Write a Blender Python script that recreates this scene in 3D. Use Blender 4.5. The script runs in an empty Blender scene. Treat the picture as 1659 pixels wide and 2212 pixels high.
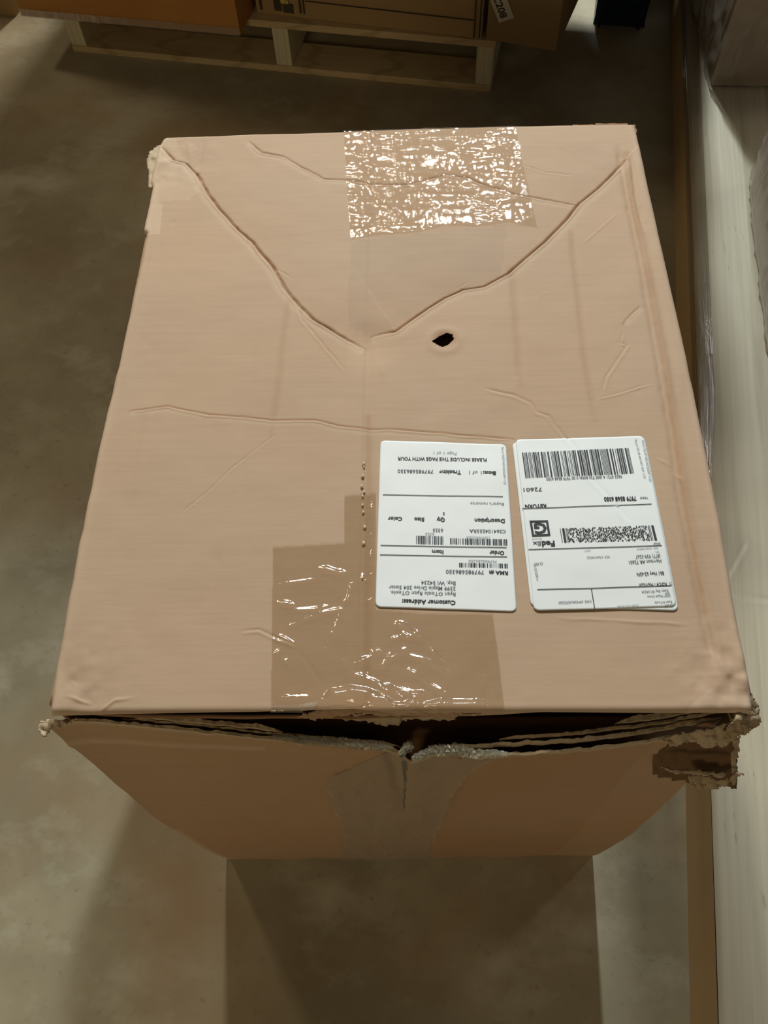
import bpy, math, random
import numpy as np
from mathutils import Vector

# ------------------------------------------------------------------ camera, world, lights, exposure
scn = bpy.context.scene
W_IMG, H_IMG, F_PX = 1659.0, 2212.0, 1871.0
CAM = np.array([.011, -.4945, 1.2591]); CROT = (.5245, .0336, .007)
cd = bpy.data.cameras.new('camera'); cam = bpy.data.objects.new('camera', cd)
scn.collection.objects.link(cam); scn.camera = cam
cam.location = CAM; cam.rotation_euler = CROT
cd.sensor_fit = 'HORIZONTAL'; cd.sensor_width = 36; cd.lens = 36 * F_PX / W_IMG
cd.clip_start = .02; cd.clip_end = 60

wd = bpy.data.worlds.new('world'); scn.world = wd; wd.use_nodes = True
bgn = wd.node_tree.nodes['Background']
bgn.inputs[0].default_value = (1.0, .84, .60, 1); bgn.inputs[1].default_value = .045

def lamp(name, loc, target, sx, sy, power, col):
    l = bpy.data.lights.new(name, 'AREA'); l.shape = 'RECTANGLE'; l.size = sx; l.size_y = sy
    l.energy = power; l.color = col
    o = bpy.data.objects.new(name, l); scn.collection.objects.link(o); o.location = loc
    o.rotation_euler = (Vector(target) - Vector(loc)).to_track_quat('-Z', 'Y').to_euler()
    return o
lamp('ceiling_lamp_far', (.38, 2.75, 2.95), (.3, 0, .4), .10, .36, 78, (.93, 1.0, 1.0))
lamp('ceiling_lamp_far_left', (-.55, 2.75, 2.95), (-.4, 0, .4), .16, .36, 54, (1.0, .92, .80))
lamp('ceiling_lamp_left', (-1.7, 1.9, 3.1), (-.3, -.3, .4), .3, .3, 13, (1.0, .80, .52))
lamp('viewer_side_fill', (-1.2, -2.9, 1.9), (-.1, -.3, .2), .9, .6, 16, (1.0, .78, .48))  # added fill from the viewer's side, in place of ambient light
lamp('ceiling_lamp_right', (2.5, 1.5, 3.1), (.3, 0, .3), .3, .5, 7, (1.0, .88, .76))

sl = bpy.data.lights.new('floor_wedge_spot', 'SPOT'); sl.energy = 60; sl.spot_size = math.radians(1.5); sl.spot_blend = 1; sl.shadow_soft_size = .01; sl.color = (.72, .88, 1)  # narrow spot added to draw the pale wedge on the floor
so = bpy.data.objects.new('floor_wedge_spot', sl); scn.collection.objects.link(so); so.location = (.452, 4.4, .50)
so.rotation_euler = (Vector((.470, 1.70, 0)) - so.location).to_track_quat('-Z', 'Y').to_euler()
vs = scn.view_settings
scn.display_settings.display_device = 'sRGB'
vs.view_transform = 'Standard'; vs.look = 'None'; vs.gamma = 1; vs.exposure = 0; vs.use_curve_mapping = False

# ------------------------------------------------------------------ geometry helpers
def rotm(a, b, c):
    ca, sa, cb, sb, cc, sc = math.cos(a), math.sin(a), math.cos(b), math.sin(b), math.cos(c), math.sin(c)
    X = np.array([[1, 0, 0], [0, ca, -sa], [0, sa, ca]]); Y = np.array([[cb, 0, sb], [0, 1, 0], [-sb, 0, cb]])
    Z = np.array([[cc, -sc, 0], [sc, cc, 0], [0, 0, 1]]); return Z @ Y @ X
RM = rotm(*CROT)
def at(px, py, z=0.0):
    """where the measured photograph point lies on the horizontal plane of height z"""
    px = np.asarray(px, float); py = np.asarray(py, float)
    d = np.stack([(px - W_IMG / 2) / F_PX, -(py - H_IMG / 2) / F_PX, -np.ones_like(px)], -1) @ RM.T
    t = (z - CAM[2]) / d[..., 2]
    return CAM + d * t[..., None]
def measure(P):
    v = (np.asarray(P) - CAM) @ RM
    return np.stack([W_IMG / 2 + F_PX * v[..., 0] / -v[..., 2], H_IMG / 2 - F_PX * v[..., 1] / -v[..., 2]], -1)

COL = scn.collection
def tag(o, label=None, cat=None, group=None, kind=None):
    for k, v in (('label', label), ('category', cat), ('group', group), ('kind', kind)):
        if v: o[k] = v
    return o
def empty(name, loc, rz=0, **k):
    o = bpy.data.objects.new(name, None); COL.objects.link(o); o.location = loc; o.rotation_euler = (0, 0, rz)
    o.empty_display_size = .05
    return tag(o, **k)
def obj(name, V, F, mat, parent=None, smooth=False, world=False, attrs=None, label=None, solid=0):
    """one mesh object; world=True takes world points and stores them relative to the parent's origin"""
    V = np.asarray(V, float)
    if world and parent is not None:
        b = parent
        L = np.zeros(3)
        while b is not None: L = L + np.array(b.location); b = b.parent
        V = V - L
    me = bpy.data.meshes.new(name)
    if isinstance(F, np.ndarray) and F.ndim == 2:
        n, k = F.shape
        me.vertices.add(len(V)); me.vertices.foreach_set('co', V.ravel())
        me.loops.add(n * k); me.loops.foreach_set('vertex_index', F.ravel().astype(np.int32))
        me.polygons.add(n); me.polygons.foreach_set('loop_start', np.arange(0, n * k, k, dtype=np.int32))
        me.polygons.foreach_set('loop_total', np.full(n, k, dtype=np.int32))
        me.update(calc_edges=True)
    else:
        me.from_pydata([tuple(v) for v in V], [], [tuple(f) for f in F]); me.update()
    if smooth: me.polygons.foreach_set('use_smooth', [True] * len(me.polygons))
    for kname, arr in (attrs or {}).items():
        a = me.attributes.new(kname, 'FLOAT', 'POINT'); a.data.foreach_set('value', np.asarray(arr, np.float32))
    me.materials.append(mat); me.validate()
    o = bpy.data.objects.new(name, me); COL.objects.link(o)
    if parent: o.parent = parent
    if label: o['label'] = label
    if solid:
        m = o.modifiers.new('thickness', 'SOLIDIFY'); m.thickness = solid; m.offset = -1
    return o
def grid_faces(nu, nv, keep=None):
    i, j = np.meshgrid(np.arange(nu - 1), np.arange(nv - 1), indexing='ij')
    a = (i * nv + j).ravel(); F = np.stack([a, a + nv, a + nv + 1, a + 1], 1)
    return F if keep is None else F[keep.ravel()]
def interp(tbl, t, c=1, k=0):
    tbl = np.asarray(tbl, float); s = np.argsort(tbl[:, k]); return np.interp(t, tbl[s, k], tbl[s, c])
rng = np.random.default_rng(7)
def vnoise(x, y, scale, seed, octaves=3):
    """smooth value noise in -1..1"""
    out = 0; amp = 1; tot = 0
    for o in range(octaves):
        r = np.random.default_rng(seed * 17 + o).uniform(-1, 1, (64, 64))
        X = x * scale * 2 ** o + 31.7; Y = y * scale * 2 ** o + 17.3
        xi = np.floor(X).astype(int); yi = np.floor(Y).astype(int); fx = X - xi; fy = Y - yi
        fx = fx * fx * (3 - 2 * fx); fy = fy * fy * (3 - 2 * fy)
        g = lambda a, b: r[(xi + a) % 64, (yi + b) % 64]
        out = out + amp * ((g(0, 0) * (1 - fx) + g(1, 0) * fx) * (1 - fy) + (g(0, 1) * (1 - fx) + g(1, 1) * fx) * fy)
        tot += amp; amp *= .5
    return out / tot
def in_poly(px, py, poly):
    ins = np.zeros(np.shape(px), bool); n = len(poly)
    for i in range(n):
        x1, y1 = poly[i]; x2, y2 = poly[(i + 1) % n]
        if y1 == y2: continue
        c = ((y1 > py) != (y2 > py)) & (px < (x2 - x1) * (py - y1) / (y2 - y1) + x1)
        ins ^= c
    return ins
def box_vf(x0, x1, y0, y1, z0, z1, ch=0.0):
    """a box with chamfered edges when ch > 0"""
    if ch <= 0:
        V = [(x, y, z) for z in (z0, z1) for y in (y0, y1) for x in (x0, x1)]
        return V, [(0, 2, 3, 1), (4, 5, 7, 6), (0, 1, 5, 4), (2, 6, 7, 3), (0, 4, 6, 2), (1, 3, 7, 5)]
    import bmesh
    bm = bmesh.new(); V, F = box_vf(x0, x1, y0, y1, z0, z1)
    vs_ = [bm.verts.new(v) for v in V]
    for f in F: bm.faces.new([vs_[i] for i in f])
    bmesh.ops.bevel(bm, geom=bm.edges[:], offset=ch, segments=2, affect='EDGES', profile=.6)
    bm.verts.index_update()
    V = [tuple(v.co) for v in bm.verts]; F = [tuple(v.index for v in f.verts) for f in bm.faces]; bm.free()
    return V, F

# ------------------------------------------------------------------ materials
def nmat(name):
    m = bpy.data.materials.new(name); m.use_nodes = True; nt = m.node_tree
    return m, nt, nt.nodes['Principled BSDF']
def node(nt, t, **k):
    n = nt.nodes.new(t)
    for a, b in k.items():
        if a in ('op',): n.operation = b
        else: n.inputs[a].default_value = b
    return n
def mixc(nt, fac, a, b, mode='MIX'):
    m = nt.nodes.new('ShaderNodeMix'); m.data_type = 'RGBA'; m.blend_type = mode
    for s, v in ((0, fac), (6, a), (7, b)):
        if hasattr(v, 'is_linked'): nt.links.new(v, m.inputs[s])
        else: m.inputs[s].default_value = v if s == 0 else (*v, 1)
    return m.outputs[2]
def coords(nt, scale=(1, 1, 1), rot=(0, 0, 0)):
    tc = nt.nodes.new('ShaderNodeTexCoord'); mp = nt.nodes.new('ShaderNodeMapping')
    mp.inputs['Scale'].default_value = scale; mp.inputs['Rotation'].default_value = rot
    nt.links.new(tc.outputs['Object'], mp.inputs[0]); return mp.outputs[0]
def noise(nt, co, scale, detail=4, rough=.55):
    n = node(nt, 'ShaderNodeTexNoise', Scale=scale, Detail=detail, Roughness=rough)
    nt.links.new(co, n.inputs['Vector']); return n.outputs[0]
def ramp(nt, v, lo, hi):
    r = nt.nodes.new('ShaderNodeMapRange'); r.inputs[1].default_value = lo; r.inputs[2].default_value = hi
    r.clamp = True; nt.links.new(v, r.inputs[0]); return r.outputs[0]

def kraft(name, base, alt, warm, bump=.12, attr=False, fiber=(14, 260, 14), rough=.72):
    m, nt, p = nmat(name)
    co = coords(nt); cf = coords(nt, fiber)
    c = mixc(nt, ramp(nt, noise(nt, co, 5.5, 3), .35, .66), base, alt)
    c = mixc(nt, ramp(nt, noise(nt, coords(nt, (1, 1, 1), (.3, .2, 1.1)), 3.3, 2), .5, .72), c, warm)
    fb = noise(nt, cf, 1.0, 5, .7)
    c = mixc(nt, ramp(nt, fb, .38, .7), c, tuple(x * .93 for x in base), 'MIX')
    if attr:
        a = nt.nodes.new('ShaderNodeAttribute'); a.attribute_name = 'stain_shade'
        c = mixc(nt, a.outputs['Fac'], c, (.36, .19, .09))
        a = nt.nodes.new('ShaderNodeAttribute'); a.attribute_name = 'wear_highlight'
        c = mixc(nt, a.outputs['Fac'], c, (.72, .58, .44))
        a = nt.nodes.new('ShaderNodeAttribute'); a.attribute_name = 'wet'
        c = mixc(nt, a.outputs['Fac'], c, (.47, .31, .18))
    nt.links.new(c, p.inputs['Base Color'])
    p.inputs['Roughness'].default_value = rough; p.inputs['Specular IOR Level'].default_value = .3
    b = node(nt, 'ShaderNodeBump', Strength=bump, Distance=.0006)
    nt.links.new(noise(nt, coords(nt, (60, 420, 60)), 1.0, 5, .65), b.inputs['Height']); nt.links.new(b.outputs[0], p.inputs['Normal'])
    return m
M = {}
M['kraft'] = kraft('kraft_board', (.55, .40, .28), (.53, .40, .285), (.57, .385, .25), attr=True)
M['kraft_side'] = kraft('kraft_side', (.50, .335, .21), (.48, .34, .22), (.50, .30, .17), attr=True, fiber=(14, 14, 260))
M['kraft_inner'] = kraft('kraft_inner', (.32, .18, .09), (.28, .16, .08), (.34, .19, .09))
M['kraft_hole'] = kraft('kraft_hole_shade', (.19, .11, .055), (.15, .09, .045), (.20, .10, .05))  # darker board colour, stands for the shade inside the corner hole
M['kraft_torn'] = kraft('torn_paper', (.52, .42, .28), (.62, .52, .38), (.38, .27, .16), bump=.8)
M['kraft_fray'] = kraft('frayed_paper', (.42, .32, .20), (.55, .44, .32), (.26, .17, .09), bump=1)
M['kraft_orange'] = kraft('orange_board', (.50, .24, .065), (.46, .22, .06), (.55, .27, .08))
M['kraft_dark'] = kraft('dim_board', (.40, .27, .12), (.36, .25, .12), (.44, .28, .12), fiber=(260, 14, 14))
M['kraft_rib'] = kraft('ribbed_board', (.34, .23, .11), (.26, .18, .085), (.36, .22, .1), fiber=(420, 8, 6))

def plain(name, col, rough=.6, spec=.4, coat=0):
    m, nt, p = nmat(name); p.inputs['Base Color'].default_value = (*col, 1)
    p.inputs['Roughness'].default_value = rough; p.inputs['Specular IOR Level'].default_value = spec
    p.inputs['Coat Weight'].default_value = coat
    b = node(nt, 'ShaderNodeBump', Strength=.05, Distance=.0005)
    nt.links.new(noise(nt, coords(nt), 300, 3), b.inputs['Height']); nt.links.new(b.outputs[0], p.inputs['Normal'])
    return m
M['label'] = plain('label_paper', (.88, .96, 1.0), .5, .4)
M['ink'] = plain('black_ink', (.03, .035, .045), .6)
M['ink_mid'] = plain('faded_ink', (.10, .12, .14), .6)
M['ink_grey'] = plain('grey_ink', (.27, .31, .34), .6)
M['print'] = plain('carton_ink', (.06, .05, .035), .7)
M['print_yellow'] = plain('yellow_ink', (.62, .5, .12), .7)
M['navy'] = plain('navy_plastic', (.004, .02, .065), .35, .6)

def wood(name, a, b, c, axis=(3, 40, 40), rough=.65):
    m, nt, p = nmat(name)
    n1 = noise(nt, coords(nt, axis), 1.6, 6, .6)
    w = nt.nodes.new('ShaderNodeTexWave'); w.inputs['Scale'].default_value = 1.2; w.inputs['Distortion'].default_value = 4
    w.inputs['Detail'].default_value = 3; nt.links.new(coords(nt, tuple(x * .5 for x in axis)), w.inputs['Vector'])
    cc = mixc(nt, ramp(nt, n1, .35, .65), a, b); cc = mixc(nt, ramp(nt, w.outputs['Fac'], .88, 1.1), cc, c)
    nt.links.new(cc, p.inputs['Base Color']); p.inputs['Roughness'].default_value = rough
    bu = node(nt, 'ShaderNodeBump', Strength=.4, Distance=.001); nt.links.new(n1, bu.inputs['Height']); nt.links.new(bu.outputs[0], p.inputs['Normal'])
    return m
M['pine'] = wood('pallet_pine', (.50, .38, .20), (.58, .46, .26), (.34, .24, .12))
M['pine_end'] = wood('pallet_end_grain', (.62, .58, .40), (.68, .63, .44), (.48, .42, .27), (30, 30, 6))

def pale_board():
    m, nt, p = nmat('pale_flute_board')
    co = coords(nt, (150, 2.2, 2.2)); n1 = noise(nt, co, 1, 4, .6); n2 = noise(nt, coords(nt, (34, 1.2, 34)), 1, 3)
    c = mixc(nt, ramp(nt, n1, .35, .65), (.57, .54, .41), (.66, .62, .49))
    c = mixc(nt, ramp(nt, n2, .55, .75), c, (.40, .37, .27))
    n3 = noise(nt, coords(nt, (160, 12, 40)), 1, 4, .7)
    f = nt.nodes.new('ShaderNodeMath'); f.operation = 'MULTIPLY'
    nt.links.new(ramp(nt, n3, .62, .74), f.inputs[0]); nt.links.new(ramp(nt, noise(nt, coords(nt), 4, 2), .5, .62), f.inputs[1])
    c = mixc(nt, f.outputs[0], c, (.24, .21, .14))
    nt.links.new(c, p.inputs['Base Color']); p.inputs['Roughness'].default_value = .45
    p.inputs['Coat Weight'].default_value = .25; p.inputs['Coat Roughness'].default_value = .25
    b = node(nt, 'ShaderNodeBump', Strength=.35, Distance=.001); nt.links.new(n1, b.inputs['Height']); nt.links.new(b.outputs[0], p.inputs['Normal'])
    return m
M['pale'] = pale_board()
M['pale_side'] = kraft('tan_side_board', (.64, .46, .24), (.58, .43, .23), (.68, .47, .24), fiber=(6, 6, 120), rough=.4)

def film(name, tint, milk, wr_scale=(40, 40, 40), wr=.6, rough=.1, dist=.002, gfac=1.0, milkcol=(.8, .8, .76)):
    m, nt, p = nmat(name); nt.nodes.remove(p)
    out = nt.nodes['Material Output']
    tr = nt.nodes.new('ShaderNodeBsdfTransparent'); tr.inputs[0].default_value = (*tint, 1)
    df = nt.nodes.new('ShaderNodeBsdfDiffuse'); df.inputs[0].default_value = (*milkcol, 1)
    gl = nt.nodes.new('ShaderNodeBsdfGlossy'); gl.inputs['Roughness'].default_value = rough
    b = node(nt, 'ShaderNodeBump', Strength=wr, Distance=dist)
    n = noise(nt, coords(nt, wr_scale), 1, 5, .6); nt.links.new(n, b.inputs['Height'])
    nt.links.new(b.outputs[0], gl.inputs['Normal'])
    fr = nt.nodes.new('ShaderNodeFresnel'); fr.inputs['IOR'].default_value = 1.5; nt.links.new(b.outputs[0], fr.inputs['Normal'])
    g = nt.nodes.new('ShaderNodeMath'); g.operation = 'MULTIPLY'; g.inputs[1].default_value = gfac; g.use_clamp = True
    mn = nt.nodes.new('ShaderNodeMath'); mn.operation = 'MINIMUM'; mn.inputs[1].default_value = .11
    nt.links.new(fr.outputs[0], mn.inputs[0]); nt.links.new(mn.outputs[0], g.inputs[0])
    m1 = nt.nodes.new('ShaderNodeMixShader'); m2 = nt.nodes.new('ShaderNodeMixShader')
    m1.inputs[0].default_value = milk
    nt.links.new(tr.outputs[0], m1.inputs[1]); nt.links.new(df.outputs[0], m1.inputs[2])
    nt.links.new(g.outputs[0], m2.inputs[0]); nt.links.new(m1.outputs[0], m2.inputs[1]); nt.links.new(gl.outputs[0], m2.inputs[2])
    nt.links.new(m2.outputs[0], out.inputs[0])
    return m
M['tape'] = film('clear_tape', (.94, .90, .84), .08, (240, 110, 60), .2, .032, .0010, .30)
M['tape_near'] = film('clear_tape_smooth', (.95, .915, .85), .03, (60, 60, 60), .5, .09, .002, 1.6)
M['tape_front'] = film('cloudy_tape', (.98, .97, .95), .32, (50, 50, 20), .6, .25, .002, .3, (.60, .56, .48))
M['tape_flat'] = film('old_flat_tape', (.98, .975, .97), .06, (40, 40, 40), .2, .5, .001, .02, (.6, .58, .54))
M['film'] = film('stretch_film', (.86, .83, .78), .16, (140, 12, 12), .9, .14, .003, 3.0, (.6, .56, .46))
M['film_v'] = film('stretch_film_hanging', (.86, .83, .78), .34, (130, 130, 9), .9, .16, .003, 3.0, (.62, .56, .48))

M['scrunch'] = film('scrunched_tape', (.9, .88, .8), .35, (60, 60, 60), .5, .25, .002, .5, (.42, .40, .32))

def concrete():
    m, nt, p = nmat('stained_concrete')
    co = coords(nt)
    c = mixc(nt, ramp(nt, noise(nt, co, 2.4, 5, .6), .38, .62), (.28, .25, .165), (.44, .405, .285))
    c = mixc(nt, ramp(nt, noise(nt, coords(nt, (1, 1.4, 1), (0, 0, .6)), 5.5, 6, .62), .52, .70), c, (.50, .48, .37))
    c = mixc(nt, ramp(nt, noise(nt, coords(nt, (1, 1, 1), (0, 0, 2.1)), 3.1, 4, .5), .50, .74), c, (.33, .24, .135))
    c = mixc(nt, ramp(nt, noise(nt, co, 70, 3, .6), .60, .80), c, (.27, .225, .155))
    v = nt.nodes.new('ShaderNodeTexVoronoi'); v.inputs['Scale'].default_value = 16; nt.links.new(co, v.inputs['Vector'])
    f = nt.nodes.new('ShaderNodeMath'); f.operation = 'MULTIPLY'
    r1 = nt.nodes.new('ShaderNodeMapRange'); r1.inputs[1].default_value = .10; r1.inputs[2].default_value = .04; r1.clamp = True
    nt.links.new(v.outputs['Distance'], r1.inputs[0])
    nt.links.new(r1.outputs[0], f.inputs[0]); nt.links.new(ramp(nt, noise(nt, co, 3.7, 2), .60, .66), f.inputs[1])
    c = mixc(nt, f.outputs[0], c, (.6, .57, .46))
    nt.links.new(c, p.inputs['Base Color'])
    rr = nt.nodes.new('ShaderNodeMapRange'); rr.inputs[3].default_value = .42; rr.inputs[4].default_value = .62
    nt.links.new(noise(nt, co, 6, 4), rr.inputs[0]); nt.links.new(rr.outputs[0], p.inputs['Roughness'])
    b = node(nt, 'ShaderNodeBump', Strength=.15, Distance=.003); nt.links.new(noise(nt, co, 25, 5), b.inputs['Height']); nt.links.new(b.outputs[0], p.inputs['Normal'])
    return m
M['concrete'] = concrete()

# ------------------------------------------------------------------ the floor
V, F = box_vf(-5, 5, -4, 7, -.12, 0)
tag(obj('floor', V, F, M['concrete']), kind='structure')
V, F = box_vf(-5, 5, 6.9, 7, 0, 5)
tag(obj('wall_far', V, F, plain('painted_wall', (.42, .42, .38), .8)), kind='structure')

# ------------------------------------------------------------------ the big battered box
BH = .667
box = empty('cardboard_box', (0, 0, 0), label='big battered brown cardboard box standing on the floor, taped top with two white labels', cat='box')

def px_line(pts, z=BH): return [tuple(p[:2]) for p in (at(x, y, z) for x, y in pts)]
# creases: photograph points, depth, width, ridge on the near side (metres)
CREASES = [
 ([(350,316),(375,345),(402,352),(425,372),(452,420),(500,478),(545,520),(590,575),(615,620),(640,652),(680,690),(735,722),(790,748)], .0042, .0026, .0022),
 ([(590,575),(612,585),(632,600)], .0012, .0016, .0006),
 ([(640,652),(652,690),(690,735),(715,765),(745,798)], .0014, .0018, .0010),
 ([(548,525),(566,555),(588,580)], .0012, .0018, .0010),
 ([(1350,345),(1325,372),(1290,405),(1250,437),(1225,470),(1175,522),(1130,560),(1095,590),(1045,615),(1000,622),(960,640),(925,662),(885,690),(855,712),(800,722)], .0040, .0026, .0020),
 ([(985,620),(1020,600)], .0008, .0014, .0008),
 ([(540,305),(565,328),(612,337),(655,362),(700,385),(760,390),(805,398),(880,400),(960,380),(1010,385),(1050,402),(1120,422),(1190,432),(1245,438)], .0019, .0020, .0010),
 ([(1115,352),(1180,372),(1240,378)], .0007, .0018, .0004),
 ([(282,887),(330,882),(362,877),(400,885),(450,895),(520,900),(600,908),(680,908),(730,920),(800,928),(860,928),(940,935),(1010,940),(1110,948)], .0011, .0015, .0013),
 ([(388,1110),(450,1060),(500,1012),(560,965),(600,935)], .0007, .0013, .0003),
 ([(1345,700),(1352,690),(1380,662)], .0008, .0016, .0006),
 ([(1345,715),(1340,740),(1355,745),(1325,790),(1308,815),(1300,850)], .0008, .0018, .0007),
 ([(1285,862),(1340,848),(1405,828)], .0006, .0014, .0009),
 ([(1045,838),(1110,852),(1145,868),(1160,890),(1185,898),(1215,935),(1250,975),(1275,1035),(1320,1080),(1360,1130)], .0011, .0022, .0007),
 ([(1150,645),(1180,628)], .0, .002, .0004),
 ([(1255,530),(1290,500),(1335,460)], -.0006, .0018, 0),
 ([(1440,1140),(1455,1160),(1475,1200)], .0007, .0020, .0004),
 ([(1200,1335),(1300,1338),(1430,1346),(1490,1350)], -.0008, .0020, 0),
 ([(520,1365),(560,1360),(600,1380),(640,1395)], .0012, .0016, .0010),
 ([(640,1395),(670,1440),(705,1490)], .0003, .003, .0),
 ([(140,1500),(170,1512),(200,1520)], -.0022, .0022, 0),
 ([(150,1470),(165,1485)], -.0012, .002, 0), ([(210,1540),(250,1512),(290,1508)], -.0016, .0022, 0),
 ([(1415,990),(1435,1000),(1450,1010)], -.0014, .0024, 0), ([(1450,1020),(1470,1035),(1480,1060)], -.0014, .0024, 0),
]
# broad soft grooves and rolled lines that run along the box
SOFT = [
 ([(623,650),(610,740),(600,840),(585,940)], .0012, .0034), ([(655,350),(420,350)], 0, .004),
 ([(1105,575),(1115,700),(1125,830)], .0015, .0038), ([(1232,500),(1250,640),(1262,760),(1285,905)], .0012, .0032),
 ([(432,310),(425,355),(440,300)], .0016, .0035), ([(405,300),(412,352)], -.0014, .003),
 ([(800,745),(800,900),(797,1050),(795,1200),(795,1520)], .0010, .0026), ([(825,770),(828,830)], -.0010, .0026),
 ([(756,520),(752,700),(748,900),(740,1100)], .0005, .0022), ([(560,650),(530,900),(520,1100)], .0005, .004),
 ([(325,860),(305,1000),(285,1100)], -.0007, .004), ([(475,1160),(462,1250),(455,1310)], .0009, .004),
 ([(1335,310),(1355,420),(1385,560),(1420,760),(1448,920),(1470,1080),(1500,1230),(1525,1350),(1550,1460)], .0030, .0036),
 ([(1352,330),(1385,520),(1432,760),(1462,940),(1485,1100),(1512,1240),(1535,1350),(1565,1450)], -.0014, .0036),
 ([(1362,330),(1372,420),(1392,500)], .0022, .0026), ([(1370,320),(1420,560),(1480,850)], -.001, .004),
 ([(345,470),(315,600),(262,840)], -.0008, .004), ([(372,470),(372,490)], .0020, .0030),
 ([(1540,1380),(1560,1450),(1575,1500)], -.0016, .004),
]
CW = [(px_line(p), d, w, r) for p, d, w, r in CREASES]
SW = [(px_line(p), d, w) for p, d, w in SOFT if d]
STAINL = px_line([(1352,330),(1368,440),(1395,560),(1440,800),(1462,960),(1490,1150),(1520,1320)])
SLIT = px_line([(795,900),(797,1050),(795,1200),(793,1520)])
def poly_dist(x, y, pts):
    """distance, side (+ towards the viewer) and position along a polyline"""
    best = np.full(x.shape, 9.); side = np.ones(x.shape); along = np.zeros(x.shape)
    L = [0]
    for a, b in zip(pts, pts[1:]): L.append(L[-1] + math.dist(a, b))
    xs_ = [p[0] for p in pts]; ys_ = [p[1] for p in pts]; m_ = .11
    near = (x > min(xs_) - m_) & (x < max(xs_) + m_) & (y > min(ys_) - m_) & (y < max(ys_) + m_)
    if x.size > 500 and near.mean() < .9:
        if near.any():
            b_, s_, a_, _ = poly_dist(x[near], y[near], pts)
            best[near] = b_; side[near] = s_; along[near] = a_
        return best, side, along, L[-1]
    for i, (a, b) in enumerate(zip(pts, pts[1:])):
        dx, dy = b[0] - a[0], b[1] - a[1]; l2 = dx * dx + dy * dy + 1e-12
        t = np.clip(((x - a[0]) * dx + (y - a[1]) * dy) / l2, 0, 1)
        ex, ey = x - a[0] - t * dx, y - a[1] - t * dy; d = np.hypot(ex, ey)
        nx, ny = -dy, dx
        if ny > 0 or (ny == 0 and nx > 0): nx, ny = -nx, -ny
        s = np.sign(ex * nx + ey * ny); k = d < best
        best = np.where(k, d, best); side = np.where(k, s, side); along = np.where(k, L[i] + t * math.sqrt(l2), along)
    return best, side, along, L[-1]
VTIP = at(800, 740, BH)
def top_h(x, y):
    x = np.asarray(x, float); y = np.asarray(y, float); h = np.zeros(x.shape)
    wob = vnoise(x, y, 90, 3, 2) * .0007
    for k, (pts, d, w, r) in enumerate(CW):
        dist, side, al, L = poly_dist(x + wob, y + wob, pts)
        tap = np.clip(np.minimum(al, L - al) / .012, 0, 1) ** .7
        if k in (0, 4): tap = np.clip(np.minimum(al + .012, L - al) / .04, 0, 1)
        s = dist * side; w = w * .52; d = d * (.80 if k in (0, 4) else .62); r = r * .5
        vary = .85 + .35 * vnoise(al, al * 0, 55, 11 + k, 2)
        h += tap * vary * (-d * np.exp(-(s / w) ** 2) + r * np.exp(-((s - 2.1 * w) / (1.3 * w)) ** 2))
        if k in (0, 4):                     # the dented triangle leans down towards the crease
            h += -tap * .0030 * np.exp(-np.maximum(-s, 0) / .03) * (s < 0) - tap * .0030 * np.exp(-np.maximum(s, 0) / .0014) * (s >= 0)
    for pts, d, w in SW:
        d = d * .62
        dist, side, al, L = poly_dist(x + wob, y + wob, pts)
        tap = np.clip(np.minimum(al, L - al) / .02, 0, 1)
        h += -tap * d * np.exp(-(dist / w) ** 2)
    g = np.hypot(x - VTIP[0], (y - VTIP[1]))
    h += -.004 * np.exp(-(g / .022) ** 2)
    hx, hy = at(960, 735, BH)[:2]; g = np.hypot(x - hx, y - hy)
    h += -.0030 * np.exp(-(g / .0065) ** 2) + .0006 * np.exp(-((g - .013) / .004) ** 2)
    h += vnoise(x, y, 9, 5, 3) * .0016 + vnoise(x, y, 45, 6, 2) * .00022
    # ridges across the board, fine
    cr = np.clip(1 - np.hypot(x - .235, y + .29) / .05, 0, 1); h += cr * (vnoise(x, y, 50, 8, 3) * .004)
    cl = np.clip(1 - np.hypot(x + .225, y + .29) / .05, 0, 1); h += cl * (vnoise(x, y, 40, 9, 3) * .003)
    c2 = np.clip(1 - np.hypot(x + .235, y - .275) / .06, 0, 1); h += c2 * (vnoise(x, y, 40, 10, 3) * .003)
    return h
LEFT = [(.319,-.2515),(.30,-.2555),(.245,-.2560),(.237,-.2525),(.175,-.2525),(.170,-.2490),(.10,-.2485),(0,-.250),(-.05,-.2515),(-.18,-.2520),(-.29,-.2495),(-.312,-.247)]
RIGHT = [(.315,.250),(.20,.251),(0,.252),(-.16,.250),(-.25,.247),(-.30,.246),(-.312,.245)]
XS = -.0285                                     # the seam between the two long flaps
HOLE = [(932,737),(945,728),(965,719),(978,722),(980,733),(968,745),(955,750),(944,744)]
TOP_NEAR, TOP_FAR = -.3135, .3185
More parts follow.
